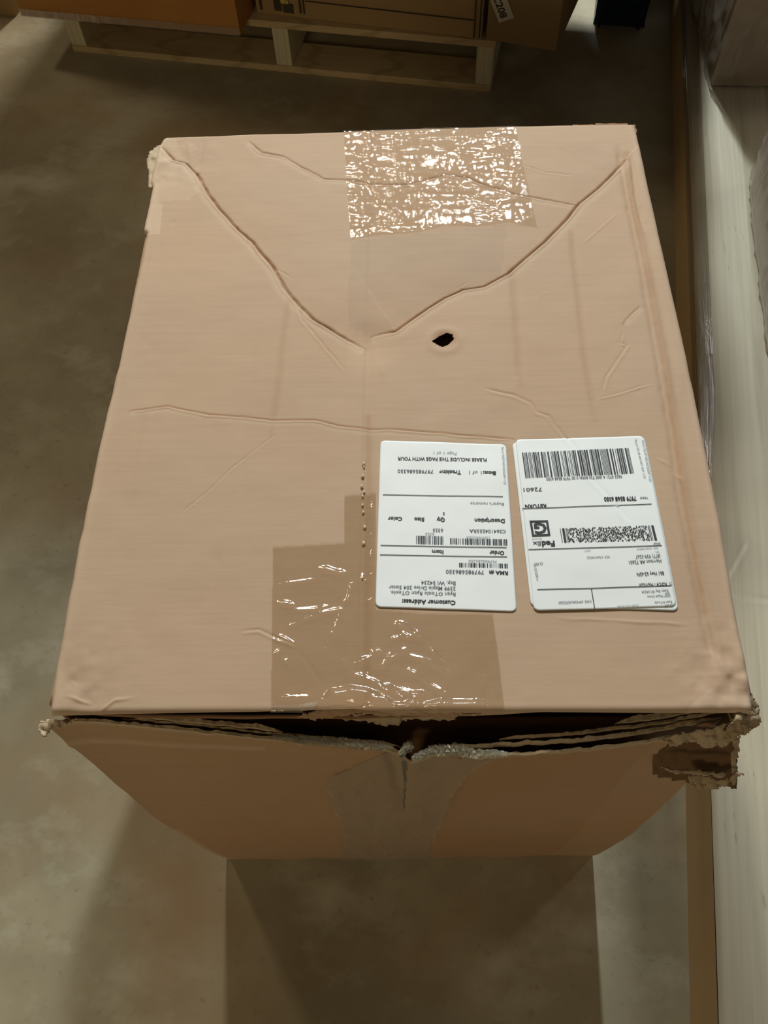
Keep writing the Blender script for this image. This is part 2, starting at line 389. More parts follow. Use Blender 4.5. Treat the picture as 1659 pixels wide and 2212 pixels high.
def top_flap(side):
    nu, nv = (250, 720) if side < 0 else (320, 720)
    v = np.linspace(0, 1, nv); u = np.linspace(0, 1, nu)
    U, Vv = np.meshgrid(u, v, indexing='ij')
    Y = TOP_NEAR + (TOP_FAR - TOP_NEAR) * Vv
    tl = interp(LEFT, Y, 1, 0) + vnoise(Y, Y * 0, 60, 2, 2) * .0006; tr = interp(RIGHT, Y, 1, 0) + vnoise(Y, Y * 0, 40, 4, 2) * .0005
    X = tl + (XS - tl) * U if side < 0 else XS + (tr - XS) * U
    Y = Y + np.interp(X, [-.25, -.1, -.03, .02, .1, .25], [0, .0015, .003, -.002, .001, .0]) * np.clip(1 - Vv * 12, 0, 1)
    Y = Y + np.interp(X, [-.25, 0, .24, .25], [0, .002, -.001, -.001]) * np.clip((Vv - .95) * 20, 0, 1)
    Z = BH + top_h(X, Y)
    outer = np.minimum(np.abs(X - tl), 9) if side < 0 else np.abs(X - tr)
    r = .0055
    for dd in (outer, Y - TOP_NEAR, TOP_FAR - Y):
        q = np.clip(1 - dd / r, 0, 1); Z -= (1 - np.sqrt(1 - np.minimum(q, .999) ** 2)) * r
    seam = np.abs(X - XS); Z -= np.clip(1 - seam / .0022, 0, 1) * .0005
    P = measure(np.stack([X, Y, Z], -1))
    # worn paper and scuffs, plus highlight and shade painted along the creases
    wear_highlight = np.zeros(X.shape); stain_shade = np.zeros(X.shape)
    wear_highlight += .55 * np.exp(-(outer / .006) ** 2) * (.6 + .4 * vnoise(X, Y, 40, 21))
    wear_highlight += .38 * in_poly(P[..., 0] + 9 * vnoise(X, Y, 120, 26), P[..., 1] + 9 * vnoise(X, Y, 120, 27), [(330,285),(378,285),(392,330),(420,372),(432,395),(422,425),(380,436),(300,442)]) * (.65 + .35 * vnoise(X, Y, 50, 22))
    wear_highlight += .4 * in_poly(P[..., 0], P[..., 1], [(300,438),(352,440),(345,505),(312,508)])
    wear_highlight += .5 * in_poly(P[..., 0], P[..., 1], [(1490,1525),(1545,1480),(1572,1465),(1600,1470),(1640,1550),(1480,1555)]) * (.5 + .5 * vnoise(X, Y, 70, 23))
    wear_highlight += .35 * np.exp(-((Y - TOP_NEAR) / .005) ** 2)
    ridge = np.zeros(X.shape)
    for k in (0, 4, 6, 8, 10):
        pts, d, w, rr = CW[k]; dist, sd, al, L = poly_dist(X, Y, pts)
        wear_highlight += .35 * np.exp(-((dist * sd - 2.1 * w) / (1.5 * w)) ** 2) * (L > al) * (al > 0)  # painted highlight along the near side of the crease
        stain_shade += .8 * np.exp(-(dist / .0009) ** 2)  # painted shade down the crease line
    dist, sd, al, L = poly_dist(X, Y, STAINL)
    stain_shade += .50 * np.exp(-(dist / .0035) ** 2) * (.75 + .35 * vnoise(X, Y, 30, 25))
    dist, sd, al, L = poly_dist(X, Y, SLIT); stain_shade += .35 * np.exp(-(dist / .003) ** 2)
    for pl in ([(1105,575),(1115,700),(1125,830)], [(1232,500),(1250,640),(1262,760),(1285,905)], [(623,650),(610,740),(600,840),(585,940)]):
        dist, sd, al, L = poly_dist(X, Y, px_line(pl)); stain_shade += .22 * np.exp(-(dist / .0028) ** 2)
    hx, hy = at(960, 735, BH)[:2]; stain_shade += .6 * np.exp(-(np.hypot(X - hx, Y - hy) / .0085) ** 2)
    wet = .30 * in_poly(P[..., 0], P[..., 1], [(590,1182),(745,1176),(745,1072),(812,1066),(812,1320),(1064,1326),(1092,1560),(586,1560)])
    wet = wet + .22 * in_poly(P[..., 0], P[..., 1], [(744,278),(1112,276),(1160,490),(1030,488),(900,500),(758,516)])
    C = (P[:-1, :-1] + P[1:, 1:]) / 2
    keep = ~in_poly(C[..., 0], C[..., 1], HOLE)
    V = np.stack([X, Y, Z], -1).reshape(-1, 3); Fc = grid_faces(nu, nv, keep)
    return obj('top_flap', V, Fc, M['kraft'], box, True, True, {'wear_highlight': np.clip(wear_highlight, 0, 1).ravel(), 'stain_shade': np.clip(stain_shade, 0, .8).ravel(), 'wet': np.clip(wet, 0, 1).ravel()},
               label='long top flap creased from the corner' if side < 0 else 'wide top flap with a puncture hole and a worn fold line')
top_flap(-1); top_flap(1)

def plate(name, x0, x1, y0, y1, z0, z1, mat, par, label=None):
    V, F = box_vf(x0, x1, y0, y1, z0, z1); return obj(name, V, F, mat, par, world=True, label=label)
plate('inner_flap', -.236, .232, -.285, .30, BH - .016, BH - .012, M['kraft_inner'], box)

# side and back panels, bulging a little
def wall(name, P0, P1, n, bulge, mat, topz=BH - .006, label=None):
    nu, nv = 70, 50; u = np.linspace(0, 1, nu)[:, None]; v = np.linspace(0, 1, nv)[None, :]
    b = bulge(u, v) + vnoise(u * .6 + 0 * v, v * .6 + 0 * u, 8, 31) * .0015
    X = P0[0] + (P1[0] - P0[0]) * u + n[0] * b; Y = P0[1] + (P1[1] - P0[1]) * u + n[1] * b; Z = 0 * u + v * topz
    z = np.zeros(nu * nv)
    return obj(name, np.stack([X + 0 * v, Y + 0 * v, Z], -1).reshape(-1, 3), grid_faces(nu, nv), mat, box, True, True, {'wear_highlight': z, 'stain_shade': z, 'wet': z}, label=label, solid=.004)
BL, BR = at(500, 1857, 0), at(1280, 1848, 0)
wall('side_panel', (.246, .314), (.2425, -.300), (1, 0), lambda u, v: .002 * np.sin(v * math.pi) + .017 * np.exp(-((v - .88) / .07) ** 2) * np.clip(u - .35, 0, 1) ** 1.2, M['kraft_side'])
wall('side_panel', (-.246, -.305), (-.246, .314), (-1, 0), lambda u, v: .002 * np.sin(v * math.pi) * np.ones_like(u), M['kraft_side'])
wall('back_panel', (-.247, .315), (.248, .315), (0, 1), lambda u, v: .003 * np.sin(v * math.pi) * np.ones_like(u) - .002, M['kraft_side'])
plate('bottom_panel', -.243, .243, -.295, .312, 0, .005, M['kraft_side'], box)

# front panel: torn loose along its top, pulled outwards in the middle
EDGE = [(86,1572),(120,1562),(160,1556),(230,1558),(300,1566),(420,1577),(560,1592),(700,1606),(800,1612),(862,1622),(884,1640),(905,1640),(940,1630),(1050,1632),(1150,1626),(1260,1618),(1400,1600),(1500,1584),(1580,1566),(1612,1552)]
ZE = .645
TEAR = [(1416,1645),(1422,1622),(1445,1606),(1500,1598),(1550,1600),(1585,1590),(1640,1600),(1640,1700),(1560,1684),(1500,1668),(1455,1664),(1432,1662)]
nu, nv = 330, 190
u = np.linspace(0, 1, nu)[:, None] + np.zeros((1, nv)); v = np.linspace(0, 1, nv)[None, :] + np.zeros((nu, 1))
epx = 100 + u * (1608 - 100); E3 = at(epx, interp(EDGE, epx), ZE)
B3 = BL + (BR - BL) * u[..., None]
yb = B3[..., 1]
X = B3[..., 0] + (E3[..., 0] - B3[..., 0]) * v
Yt = -.312 + (yb + .312) * (1 - v)
pull = E3[..., 1] + .312
Y = Yt - .011 * np.sin(np.pi * v ** .9) * (.9 + .3 * np.abs(2 * u - 1)) + pull * (v ** 9 * .7 + v ** 3 * .3)
Y += vnoise(u, v, 7, 41, 3) * .0022 - .0016 * np.exp(-((v - .93) / .012) ** 2)
Y += .004 * np.exp(-((u - .51 + .02 * v) / .012) ** 2) * np.clip((v - .55) * 4, 0, 1)
Y += -.003 * np.exp(-((u - .60 - .09 * (v - .8)) / .01) ** 2) * np.clip(1 - np.abs(v - .72) * 6, 0, 1)
Z = ZE * v + vnoise(u, v * 0, 90, 42, 3) * .0015 * (v > .985)
P = measure(np.stack([X, Y, Z], -1)); C = (P[:-1, :-1] + P[1:, 1:]) / 2
slitp = [(868,1640),(880,1640),(877,1700),(873,1752),(870,1750),(873,1690)]
keep = ~(in_poly(C[..., 0], C[..., 1], TEAR) | in_poly(C[..., 0], C[..., 1], slitp))
wear_highlight = .5 * np.exp(-((1 - v) / .01) ** 2) + .35 * np.exp(-((v - .935) / .006) ** 2) * (u < .3)
wear_highlight += .5 * (np.exp(-((u - .004) / .008) ** 2) * (v < .45))
stain_shade = .18 * (1 + vnoise(u, v, 3, 44)) * (np.abs(u - .68) < .2)
wet = .30 * in_poly(P[..., 0], P[..., 1], [(720,1600),(1110,1600),(960,1760),(930,1870),(740,1870),(700,1700)])
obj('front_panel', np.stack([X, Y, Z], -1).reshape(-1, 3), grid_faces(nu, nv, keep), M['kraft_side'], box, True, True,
    {'wear_highlight': np.clip(wear_highlight, 0, 1).ravel(), 'stain_shade': np.clip(stain_shade, 0, 1).ravel(), 'wet': wet.ravel() * 1.0}, label='front panel torn loose and bowed outwards along its top edge')
FP = (X, Y, Z)
# what shows inside the gap: the folded end flap going down into the dark
def curtain(name, xs, ytop, ybot, ztop, zbot, mat, seed, label=None):
    nu, nv = 120, 24; u = np.linspace(0, 1, nu)[:, None]; v = np.linspace(0, 1, nv)[None, :]
    Xc = xs[0] + (xs[1] - xs[0]) * u + 0 * v
    Yc = ytop(u) * (1 - v) + ybot * v + vnoise(u + 0 * v, v + 0 * u, 12, seed) * .0012
    Zc = ztop + (zbot - ztop) * v + 0 * u
    return obj(name, np.stack([Xc, Yc, Zc], -1).reshape(-1, 3), grid_faces(nu, nv), mat, box, True, True, label=label, solid=.003)
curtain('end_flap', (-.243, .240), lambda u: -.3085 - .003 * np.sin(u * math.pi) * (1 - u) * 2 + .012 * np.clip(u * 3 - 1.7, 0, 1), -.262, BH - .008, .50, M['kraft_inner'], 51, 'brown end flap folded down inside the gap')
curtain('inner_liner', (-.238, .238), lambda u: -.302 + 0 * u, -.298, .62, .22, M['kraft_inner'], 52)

# layered torn edge of the front panel
def ribbon(name, pxs, z0, drop, inset, width, mat, seed, jz=.0015, jy=.001, tilt=0.0, par=None, label=None):
    n = max(12, int((pxs[1] - pxs[0]) / 3)); t = np.linspace(pxs[0], pxs[1], n)
    p = at(t, interp(EDGE, t), ZE)
    g = lambda s, sc: vnoise(t / 1000, t * 0, sc, seed + s, 3)
    ends = np.clip(np.minimum(t - pxs[0], pxs[1] - t) / 40, 0, 1)
    x = p[:, 0]; y = p[:, 1] + inset + g(1, 30) * jy; z = z0 + g(2, 60) * jz - (1 - ends) * .002
    w = width * (.6 + .5 * np.abs(g(3, 45))) * (.25 + .75 * ends)
    a = np.stack([x, y, z], 1); b = np.stack([x, y + w, z + tilt * w + g(4, 80) * jz * .6], 1)
    c = np.stack([x, y - .0002, z - drop * (.7 + .5 * g(5, 50))], 1); d = np.stack([x, y + w, z - drop], 1)
    V = np.concatenate([c, a, b, d]); F = []
    for k in range(3):
        for i in range(n - 1): F.append((k * n + i, k * n + i + 1, (k + 1) * n + i + 1, (k + 1) * n + i))
    return obj(name, V, F, mat, par or box, False, True, label=label)
ribbon('torn_liner', (100, 880), ZE + .0010, .006, -.0012, .0030, M['kraft_torn'], 61)
ribbon('torn_liner', (150, 610), ZE + .0035, .005, .0050, .0040, M['kraft_torn'], 62)
ribbon('torn_liner', (260, 870), ZE + .0005, .005, .0034, .0016, M['kraft_fray'], 63)
ribbon('torn_liner', (885, 1600), ZE + .0012, .006, -.0010, .0026, M['kraft_torn'], 64)
ribbon('torn_liner', (960, 1560), ZE + .0030, .006, .0055, .0030, M['kraft_torn'], 65)
ribbon('torn_liner', (1080, 1590), ZE + .0050, .006, .0100, .0022, M['kraft_fray'], 66)
ribbon('torn_liner', (1330, 1600), ZE + .0065, .010, .0130, .0060, M['kraft_torn'], 67)
# torn liner strip hanging from the top edge in the middle
def ragged(name, poly, zf, mat, seed, step=4, nz=.002, rag=5, par=None, label=None, solid=.0012, smooth=False):
    """a torn patch of board inside a measured outline, with a ragged border"""
    xs = [p[0] for p in poly]; ys = [p[1] for p in poly]
    gx = np.arange(min(xs) - step, max(xs) + step * 2, step, float); gy = np.arange(min(ys) - step, max(ys) + step * 2, step, float)
    GX, GY = np.meshgrid(gx, gy, indexing='ij')
    JX = GX + vnoise(GX / 100, GY / 100, 9, seed, 2) * rag; JY = GY + vnoise(GX / 100, GY / 100, 9, seed + 1, 2) * rag
    Zg = zf(JX, JY) + vnoise(GX / 100, GY / 100, 7, seed + 2, 3) * nz
    V3 = np.stack([at(a, b, c) for a, b, c in zip(JX.ravel(), JY.ravel(), Zg.ravel())])
    cx = (GX[:-1, :-1] + GX[1:, 1:]) / 2; cy = (GY[:-1, :-1] + GY[1:, 1:]) / 2
    F = grid_faces(len(gx), len(gy), in_poly(cx, cy, poly))
    used = np.unique(F); mp = np.full(len(V3), -1); mp[used] = np.arange(len(used))
    return obj(name, V3[used], mp[F], mat, par or box, smooth, True, label=label, solid=solid)
ragged('torn_strip', [(745,1540),(800,1534),(905,1536),(960,1545),(985,1552),(960,1556),(880,1556),(830,1566),(790,1556),(735,1552)],
       lambda x, y: BH - .006 - (y - 1535) * .0004, M['kraft_torn'], 71, nz=.003, rag=6, label='pale torn paper strip under the top edge')
ragged('torn_strip', [(700,1530),(740,1524),(830,1528),(980,1538),(1060,1540),(950,1549),(860,1540),(760,1541),(672,1556),(640,1545)],
       lambda x, y: BH - .001 - (y - 1525) * .0002, M['kraft_side'], 72, nz=.001, rag=4)
# the crushed right corner
ragged('crushed_corner', [(1586,1452),(1606,1462),(1622,1500),(1642,1535),(1640,1560),(1615,1580),(1590,1592),(1560,1600),(1572,1570),(1590,1548),(1596,1510)],
       lambda x, y: BH - .004 - np.clip(x - 1600, 0, 99) * .0003 - np.clip(y - 1550, 0, 99) * .0003, M['kraft_fray'], 73, step=3, nz=.006, rag=6, label='crushed frayed corner of torn paper')
ragged('torn_piece', [(1430,1598),(1470,1582),(1540,1572),(1600,1556),(1618,1562),(1592,1592),(1560,1612),(1520,1610),(1500,1600),(1450,1608)],
       lambda x, y: ZE + .004 - (y - 1580) * .0003, M['kraft_torn'], 74, nz=.004, rag=6)
ragged('torn_piece', [(1582,1598),(1600,1590),(1590,1640),(1592,1690),(1580,1692)], lambda x, y: .628 - (y - 1600) * .0006, M['kraft_fray'], 75, step=3, nz=.006, rag=5)
ragged('torn_tongue', [(1488,1672),(1520,1676),(1560,1684),(1592,1672),(1604,1668),(1602,1676),(1560,1698),(1538,1706),(1510,1700),(1490,1692)],
       lambda x, y: .592 - (y - 1670) * .0004, M['kraft_fray'], 76, step=3, nz=.005, rag=6, label='dark torn tongue of board below the corner hole')
ragged('torn_piece', [(1425,1655),(1450,1660),(1520,1666),(1570,1672),(1560,1680),(1500,1672),(1450,1668)], lambda x, y: .600 + 0 * x, M['kraft_torn'], 77, step=3, nz=.003, rag=3)
ragged('hole_backing', [(1410,1600),(1440,1592),(1592,1588),(1590,1700),(1500,1690),(1410,1672)], lambda x, y: .60 - (y - 1600) * .0004, M['kraft_hole'], 78, step=6, nz=.002, rag=3, label='brown inner layer, darkened to stand for shade, seen through the torn corner hole')
ragged('torn_piece', [(84,1560),(100,1556),(128,1556),(170,1552),(150,1562),(118,1572),(108,1578),(100,1592),(86,1588)], lambda x, y: ZE + .002 + 0 * x, M['kraft_torn'], 79, step=3, nz=.005, rag=3)
ragged('torn_piece', [(318,345),(330,325),(346,316),(350,322),(340,350),(328,408),(322,405)], lambda x, y: BH - .004 + 0 * x, M['kraft_torn'], 80, step=3, nz=.002, rag=3)
# far right corner: the back panel's rim stands a little proud
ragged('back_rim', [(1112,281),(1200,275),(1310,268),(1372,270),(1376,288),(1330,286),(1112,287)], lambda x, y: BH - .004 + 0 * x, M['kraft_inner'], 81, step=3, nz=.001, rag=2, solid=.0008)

# ---- tape
def streaks(lines, w=.0018, h=.0012):
    S = [(px_line(l[0]), l[1] if len(l) > 1 else h, l[2] if len(l) > 2 else w) for l in lines]
    def f(x, y):
        z = np.zeros(x.shape)
        for pts, hh, ww in S:
            d, s, al, L = poly_dist(x, y, pts); tap = np.clip(np.minimum(al, L - al) / .006, 0, 1)
            z += tap * hh * np.exp(-(d / ww) ** 2)
        return z
    return f
def tape_piece(name, poly, lift, wr, mat, step=3.0, label=None, zextra=None):
    xs = [p[0] for p in poly]; ys = [p[1] for p in poly]
    gx = np.arange(min(xs), max(xs) + step, step); gy = np.arange(min(ys), max(ys) + step, step)
    GX, GY = np.meshgrid(gx, gy, indexing='ij'); P3 = at(GX, GY, BH)
    Z = BH + top_h(P3[..., 0], P3[..., 1]) + lift + wr(P3[..., 0], P3[..., 1])
    for dd, r in ((P3[..., 1] - TOP_NEAR, .0055), (TOP_FAR - P3[..., 1], .0055)):
        q = np.clip(1 - dd / r, 0, 1.0); Z -= (1 - np.sqrt(1 - np.minimum(q, .98) ** 2)) * r
    V3 = np.stack([P3[..., 0], P3[..., 1], Z], -1).reshape(-1, 3)
    cx = (GX[:-1, :-1] + GX[1:, 1:]) / 2; cy = (GY[:-1, :-1] + GY[1:, 1:]) / 2
    F = grid_faces(len(gx), len(gy), in_poly(cx, cy, poly)); used = np.unique(F); mp = np.full(len(V3), -1); mp[used] = np.arange(len(used))
    return obj(name, V3[used], mp[F], mat, box, True, True, label=label)
far_lines = streaks([
 ([(783,351),(810,360),(845,358),(862,365)], .0010), ([(862,365),(890,378),(930,380),(990,376),(1015,384)], .0012), ([(890,378),(950,386)], .0008),
 ([(793,393),(815,420),(850,455),(885,488)], .0016, .0020), ([(870,420),(900,412),(960,418),(1020,416),(1030,425),(1060,442)], .0010),
 ([(1095,440),(1140,424)], .0012), ([(1075,390),(1100,385),(1130,384)], .0012), ([(1050,407),(1080,405)], .0010), ([(780,290),(815,305)], .0012),
 ([(930,285),(925,320),(920,345)], .0007), ([(990,320),(995,350)], .0010), ([(850,300),(845,330),(860,362)], .0008), ([(1010,300),(1040,285)], .0010),
 ([(800,285),(830,300)], .0012), ([(750,460),(820,462)], .0006), ([(1065,452),(1020,450)], .0010), ([(1110,310),(1095,325)], .0010), ([(900,310),(960,325),(1030,322)], .0006),
 ([(840,400),(835,385)], .0010), ([(1000,400),(1040,405),(1060,410)], .0010)])
def far_wr(x, y):
    n = 1 - np.abs(vnoise(x * .45, y * 1.3, 60, 91, 3)) * 2
    n2 = 1 - np.abs(vnoise(x * 1.2, y * .7, 100, 92, 2)) * 2
    return far_lines(x, y) + .0008 * np.clip(n, 0, 1) ** 2.5 + .00016 * vnoise(x * 2.4, y * .5, 70, 94, 2) + .00030 * np.clip(n2, 0, 1) ** 3 + .00016 * vnoise(x * 1.6, y, 170, 93, 2)
tape_piece('clear_tape', [(742,276),(1114,274),(1128,350),(1142,410),(1160,490),(1100,478),(1032,488),(960,486),(900,502),(820,506),(757,516)], .0007, far_wr, M['tape'], 1.7, 'crinkled shiny clear tape at the far edge')
tape_piece('old_tape', [(757,520),(900,506),(1032,492),(1095,486),(1080,600),(1000,618),(920,655),(850,705),(800,718),(752,700)], .0004, lambda x, y: 0 * x, M['tape_flat'], 6, 'faint greyish old tape below the shiny one')
near_lines = streaks([
 ([(688,1228),(712,1234),(730,1240),(755,1242)], .0016, .0026), ([(597,1302),(620,1306),(645,1313)], .0014, .0022), ([(597,1266),(650,1258),(692,1252)], .0005),
 ([(622,1356),(660,1338),(700,1325),(748,1316)], .0011), ([(618,1320),(680,1318),(718,1310)], .0008), ([(745,1310),(755,1290),(760,1258)], .0008), ([(783,1240),(785,1265)], .0012),
 ([(600,1372),(625,1388),(640,1395)], .0014), ([(604,1400),(598,1420)], .0012), ([(622,1422),(612,1440)], .0014), ([(845,1350),(870,1352),(900,1375),(915,1388)], .0014, .0024),
 ([(835,1388),(870,1374),(905,1380)], .0010), ([(925,1395),(940,1415),(962,1434)], .0013), ([(880,1445),(920,1475),(965,1502)], .0009), ([(760,1436),(780,1430),(800,1418)], .0012),
 ([(758,1460),(785,1464),(820,1482),(840,1500)], .0014, .0024), ([(700,1500),(760,1498),(800,1502),(850,1512)], .0014, .0030), ([(800,1440),(795,1470)], .0008),
 ([(815,1490),(850,1498),(862,1510),(868,1522)], .0018, .0028), ([(880,1530),(895,1512),(918,1500)], .0020, .0026), ([(835,1475),(848,1495)], .0012), ([(870,1505),(918,1497)], .0012),
 ([(1020,1530),(1035,1500),(1055,1450)], .0006), ([(1050,1470),(1056,1470)], .0012), ([(703,1492),(690,1488)], .001), ([(618,1502),(622,1518)], .0014), ([(1000,1440),(1010,1450)], .0006),
 ([(860,1340),(865,1365),(895,1385)], .0010), ([(870,1400),(875,1410)], .0014), ([(850,1400),(830,1440),(820,1480)], .0005), ([(880,1430),(890,1480)], .0005), ([(740,1320),(720,1370),(700,1420)], .0004),
 ([(600,1508),(680,1506)], .0008), ([(688,1514),(740,1509),(800,1512),(850,1520)], .0022, .0026), ([(780,1524),(850,1528),(915,1525)], .0022, .0024), ([(905,1526),(980,1527),(1062,1526)], .0024, .0024),
 ([(705,1504),(760,1494),(812,1500)], .0020, .0030), ([(930,1520),(990,1519),(1050,1521)], .0014, .0020)], .0015)
def near_wr(x, y):
    n = 1 - np.abs(vnoise(x, y, 30, 95, 3)) * 2
    mid = np.exp(-((x + .0) / .05) ** 2) * np.clip((-.20 - y) / .1, 0, 1)
    return near_lines(x, y) + (.0003 + .0014 * mid) * np.clip(n, 0, 1) ** 3
tape_piece('clear_tape', [(590,1182),(640,1180),(745,1174),(745,1072),(812,1066),(812,1315),(905,1325),(1064,1326),(1078,1430),(1090,1534),(1000,1534),(900,1540),(840,1528),(740,1530),(586,1536)], .0007, near_wr, M['tape_near'], 2.0, 'clear tape wrinkled over the near end of the seam')
# beads of dried glue along the seam
for py in (1003, 1010, 1030, 1052, 1064, 1073, 1092, 1108, 1140, 1175, 1250):
    p = at(785 + rng.uniform(-3, 3), py, BH); s = rng.uniform(.0006, .0014); n = 7; Vb = []; Fb = []
    z0 = float(BH + top_h(np.array([p[0]]), np.array([p[1]]))[0] + .0008)
    for i in range(4):
        a = i / 3 * math.pi / 2
        for k in range(n): Vb.append((p[0] + math.cos(a) * s * math.cos(k * 6.283 / n), p[1] + 1.6 * math.cos(a) * s * math.sin(k * 6.283 / n), z0 + math.sin(a) * s * .7))
    for i in range(3):
        for k in range(n): Fb.append((i * n + k, i * n + (k + 1) % n, (i + 1) * n + (k + 1) % n, (i + 1) * n + k))
    if 'bead' not in M:
        M['bead'] = plain('dried_glue', (.70, .55, .36), .08, 1, .6)
    obj('glue_bead', Vb, Fb, M['bead'], box, True, True)
# cloudy tape down the front, pasted over the bowed panel
def on_front(poly, name, lift, mat, seed, amp, label=None):
    Xf, Yf, Zf = FP
    Pm = measure(np.stack([Xf, Yf, Zf], -1)); C = (Pm[:-1, :-1] + Pm[1:, 1:]) / 2
    JX = C[..., 0] + vnoise(C[..., 0] / 100, C[..., 1] / 100, 4, seed, 2) * 10
    keep = in_poly(JX, C[..., 1], poly); F = grid_faces(*Xf.shape, keep)
    n = 1 - np.abs(vnoise(Xf * 1.5, Zf * .7, 30, seed, 3)) * 2
    V3 = np.stack([Xf, Yf - lift - amp * np.clip(n, 0, 1) ** 3, Zf], -1).reshape(-1, 3)
    used = np.unique(F); mp = np.full(len(V3), -1); mp[used] = np.arange(len(used))
    return obj(name, V3[used], mp[F], mat, box, True, True, label=label)
on_front([(720,1672),(860,1612),(1110,1600),(1000,1680),(960,1750),(930,1850),(930,1875),(735,1875),(740,1800),(705,1700)], 'cloudy_tape', .0008, M['tape_front'], 101, .0022, 'cloudy wrinkled tape down the front panel')
def crumple(name, pts, seed, r=.006, label=None):
    """scrunched clear tape lying along the torn edge"""
    t = np.linspace(0, len(pts) - 1, 70); px = np.interp(t, range(len(pts)), [p[0] for p in pts]); py = np.interp(t, range(len(pts)), [p[1] for p in pts])
    c = at(px, py, ZE + .004); n = 12; V = []
    for i in range(70):
        for k in range(n):
            a = k / n * math.pi * 2; rr = r * (.55 + .5 * rng.uniform()) * (.3 + .7 * math.sin(math.pi * i / 69) ** .5)
            V.append((c[i, 0] + rng.normal() * .0006, c[i, 1] + rr * math.cos(a), c[i, 2] + rr * .6 * math.sin(a)))
    F = [(i * n + k, i * n + (k + 1) % n, (i + 1) * n + (k + 1) % n, (i + 1) * n + k) for i in range(69) for k in range(n)]
    return obj(name, V, F, M['scrunch'], box, False, True, label=label)
crumple('crumpled_tape', [(590,1592),(700,1602),(800,1610),(850,1614)], 1, .0045)
crumple('crumpled_tape', [(862,1630),(880,1614),(892,1612)], 2, .005)
crumple('crumpled_tape', [(890,1640),(930,1622),(985,1618),(1020,1628),(1100,1630)], 3, .0050, 'grey scrunched tape caught on the torn edge')
tape_piece('clear_tape', [(584,1527),(640,1526),(688,1516),(678,1531),(650,1538),(584,1539)], .0016, lambda x, y: .0006 * vnoise(x, y, 120, 97, 2), M['tape_front'], 2.5, 'white-looking folded tape end on the near edge')

# ---- labels
def srf(x, y, lift): return BH + top_h(x, y) + lift
def corner_quad(q, lift, name, mat, par, label=None, r=.06, n=60):
    """a sticker with rounded corners lying on the top, from four measured corners (far-left, far-right, near-right, near-left)"""
    q = np.array([at(x, y, BH)[:2] for x, y in q]); nu, nv = 80, 110
    u = np.linspace(0, 1, nu)[:, None]; v = np.linspace(0, 1, nv)[None, :]
    # squeeze the grid's corners in so that they come out round
    P = ((1 - u) * (1 - v))[..., None] * q[0] + (u * (1 - v))[..., None] * q[1] + (u * v)[..., None] * q[2] + ((1 - u) * v)[..., None] * q[3]
    wx, wy = .1016, .1524; rad = .0042
    lx = (u * wx + 0 * v); ly = (v * wy + 0 * u)
    cx = np.clip(lx, rad, wx - rad); cy = np.clip(ly, rad, wy - rad); dx, dy = lx - cx, ly - cy
    m = np.maximum(np.abs(dx), np.abs(dy)); L = np.hypot(dx, dy); k = np.where(L > 1e-9, m / np.maximum(L, 1e-9), 1)
    lx, ly = cx + dx * k, cy + dy * k; u2, v2 = lx / wx, ly / wy
    P = ((1 - u2) * (1 - v2))[..., None] * q[0] + (u2 * (1 - v2))[..., None] * q[1] + (u2 * v2)[..., None] * q[2] + ((1 - u2) * v2)[..., None] * q[3]
    z = srf(P[..., 0], P[..., 1], lift)
    V3 = np.stack([P[..., 0], P[..., 1], z], -1).reshape(-1, 3)
    return obj(name, V3, grid_faces(nu, nv)[:, ::-1].copy(), mat, par, True, True, label=label, solid=.0003)
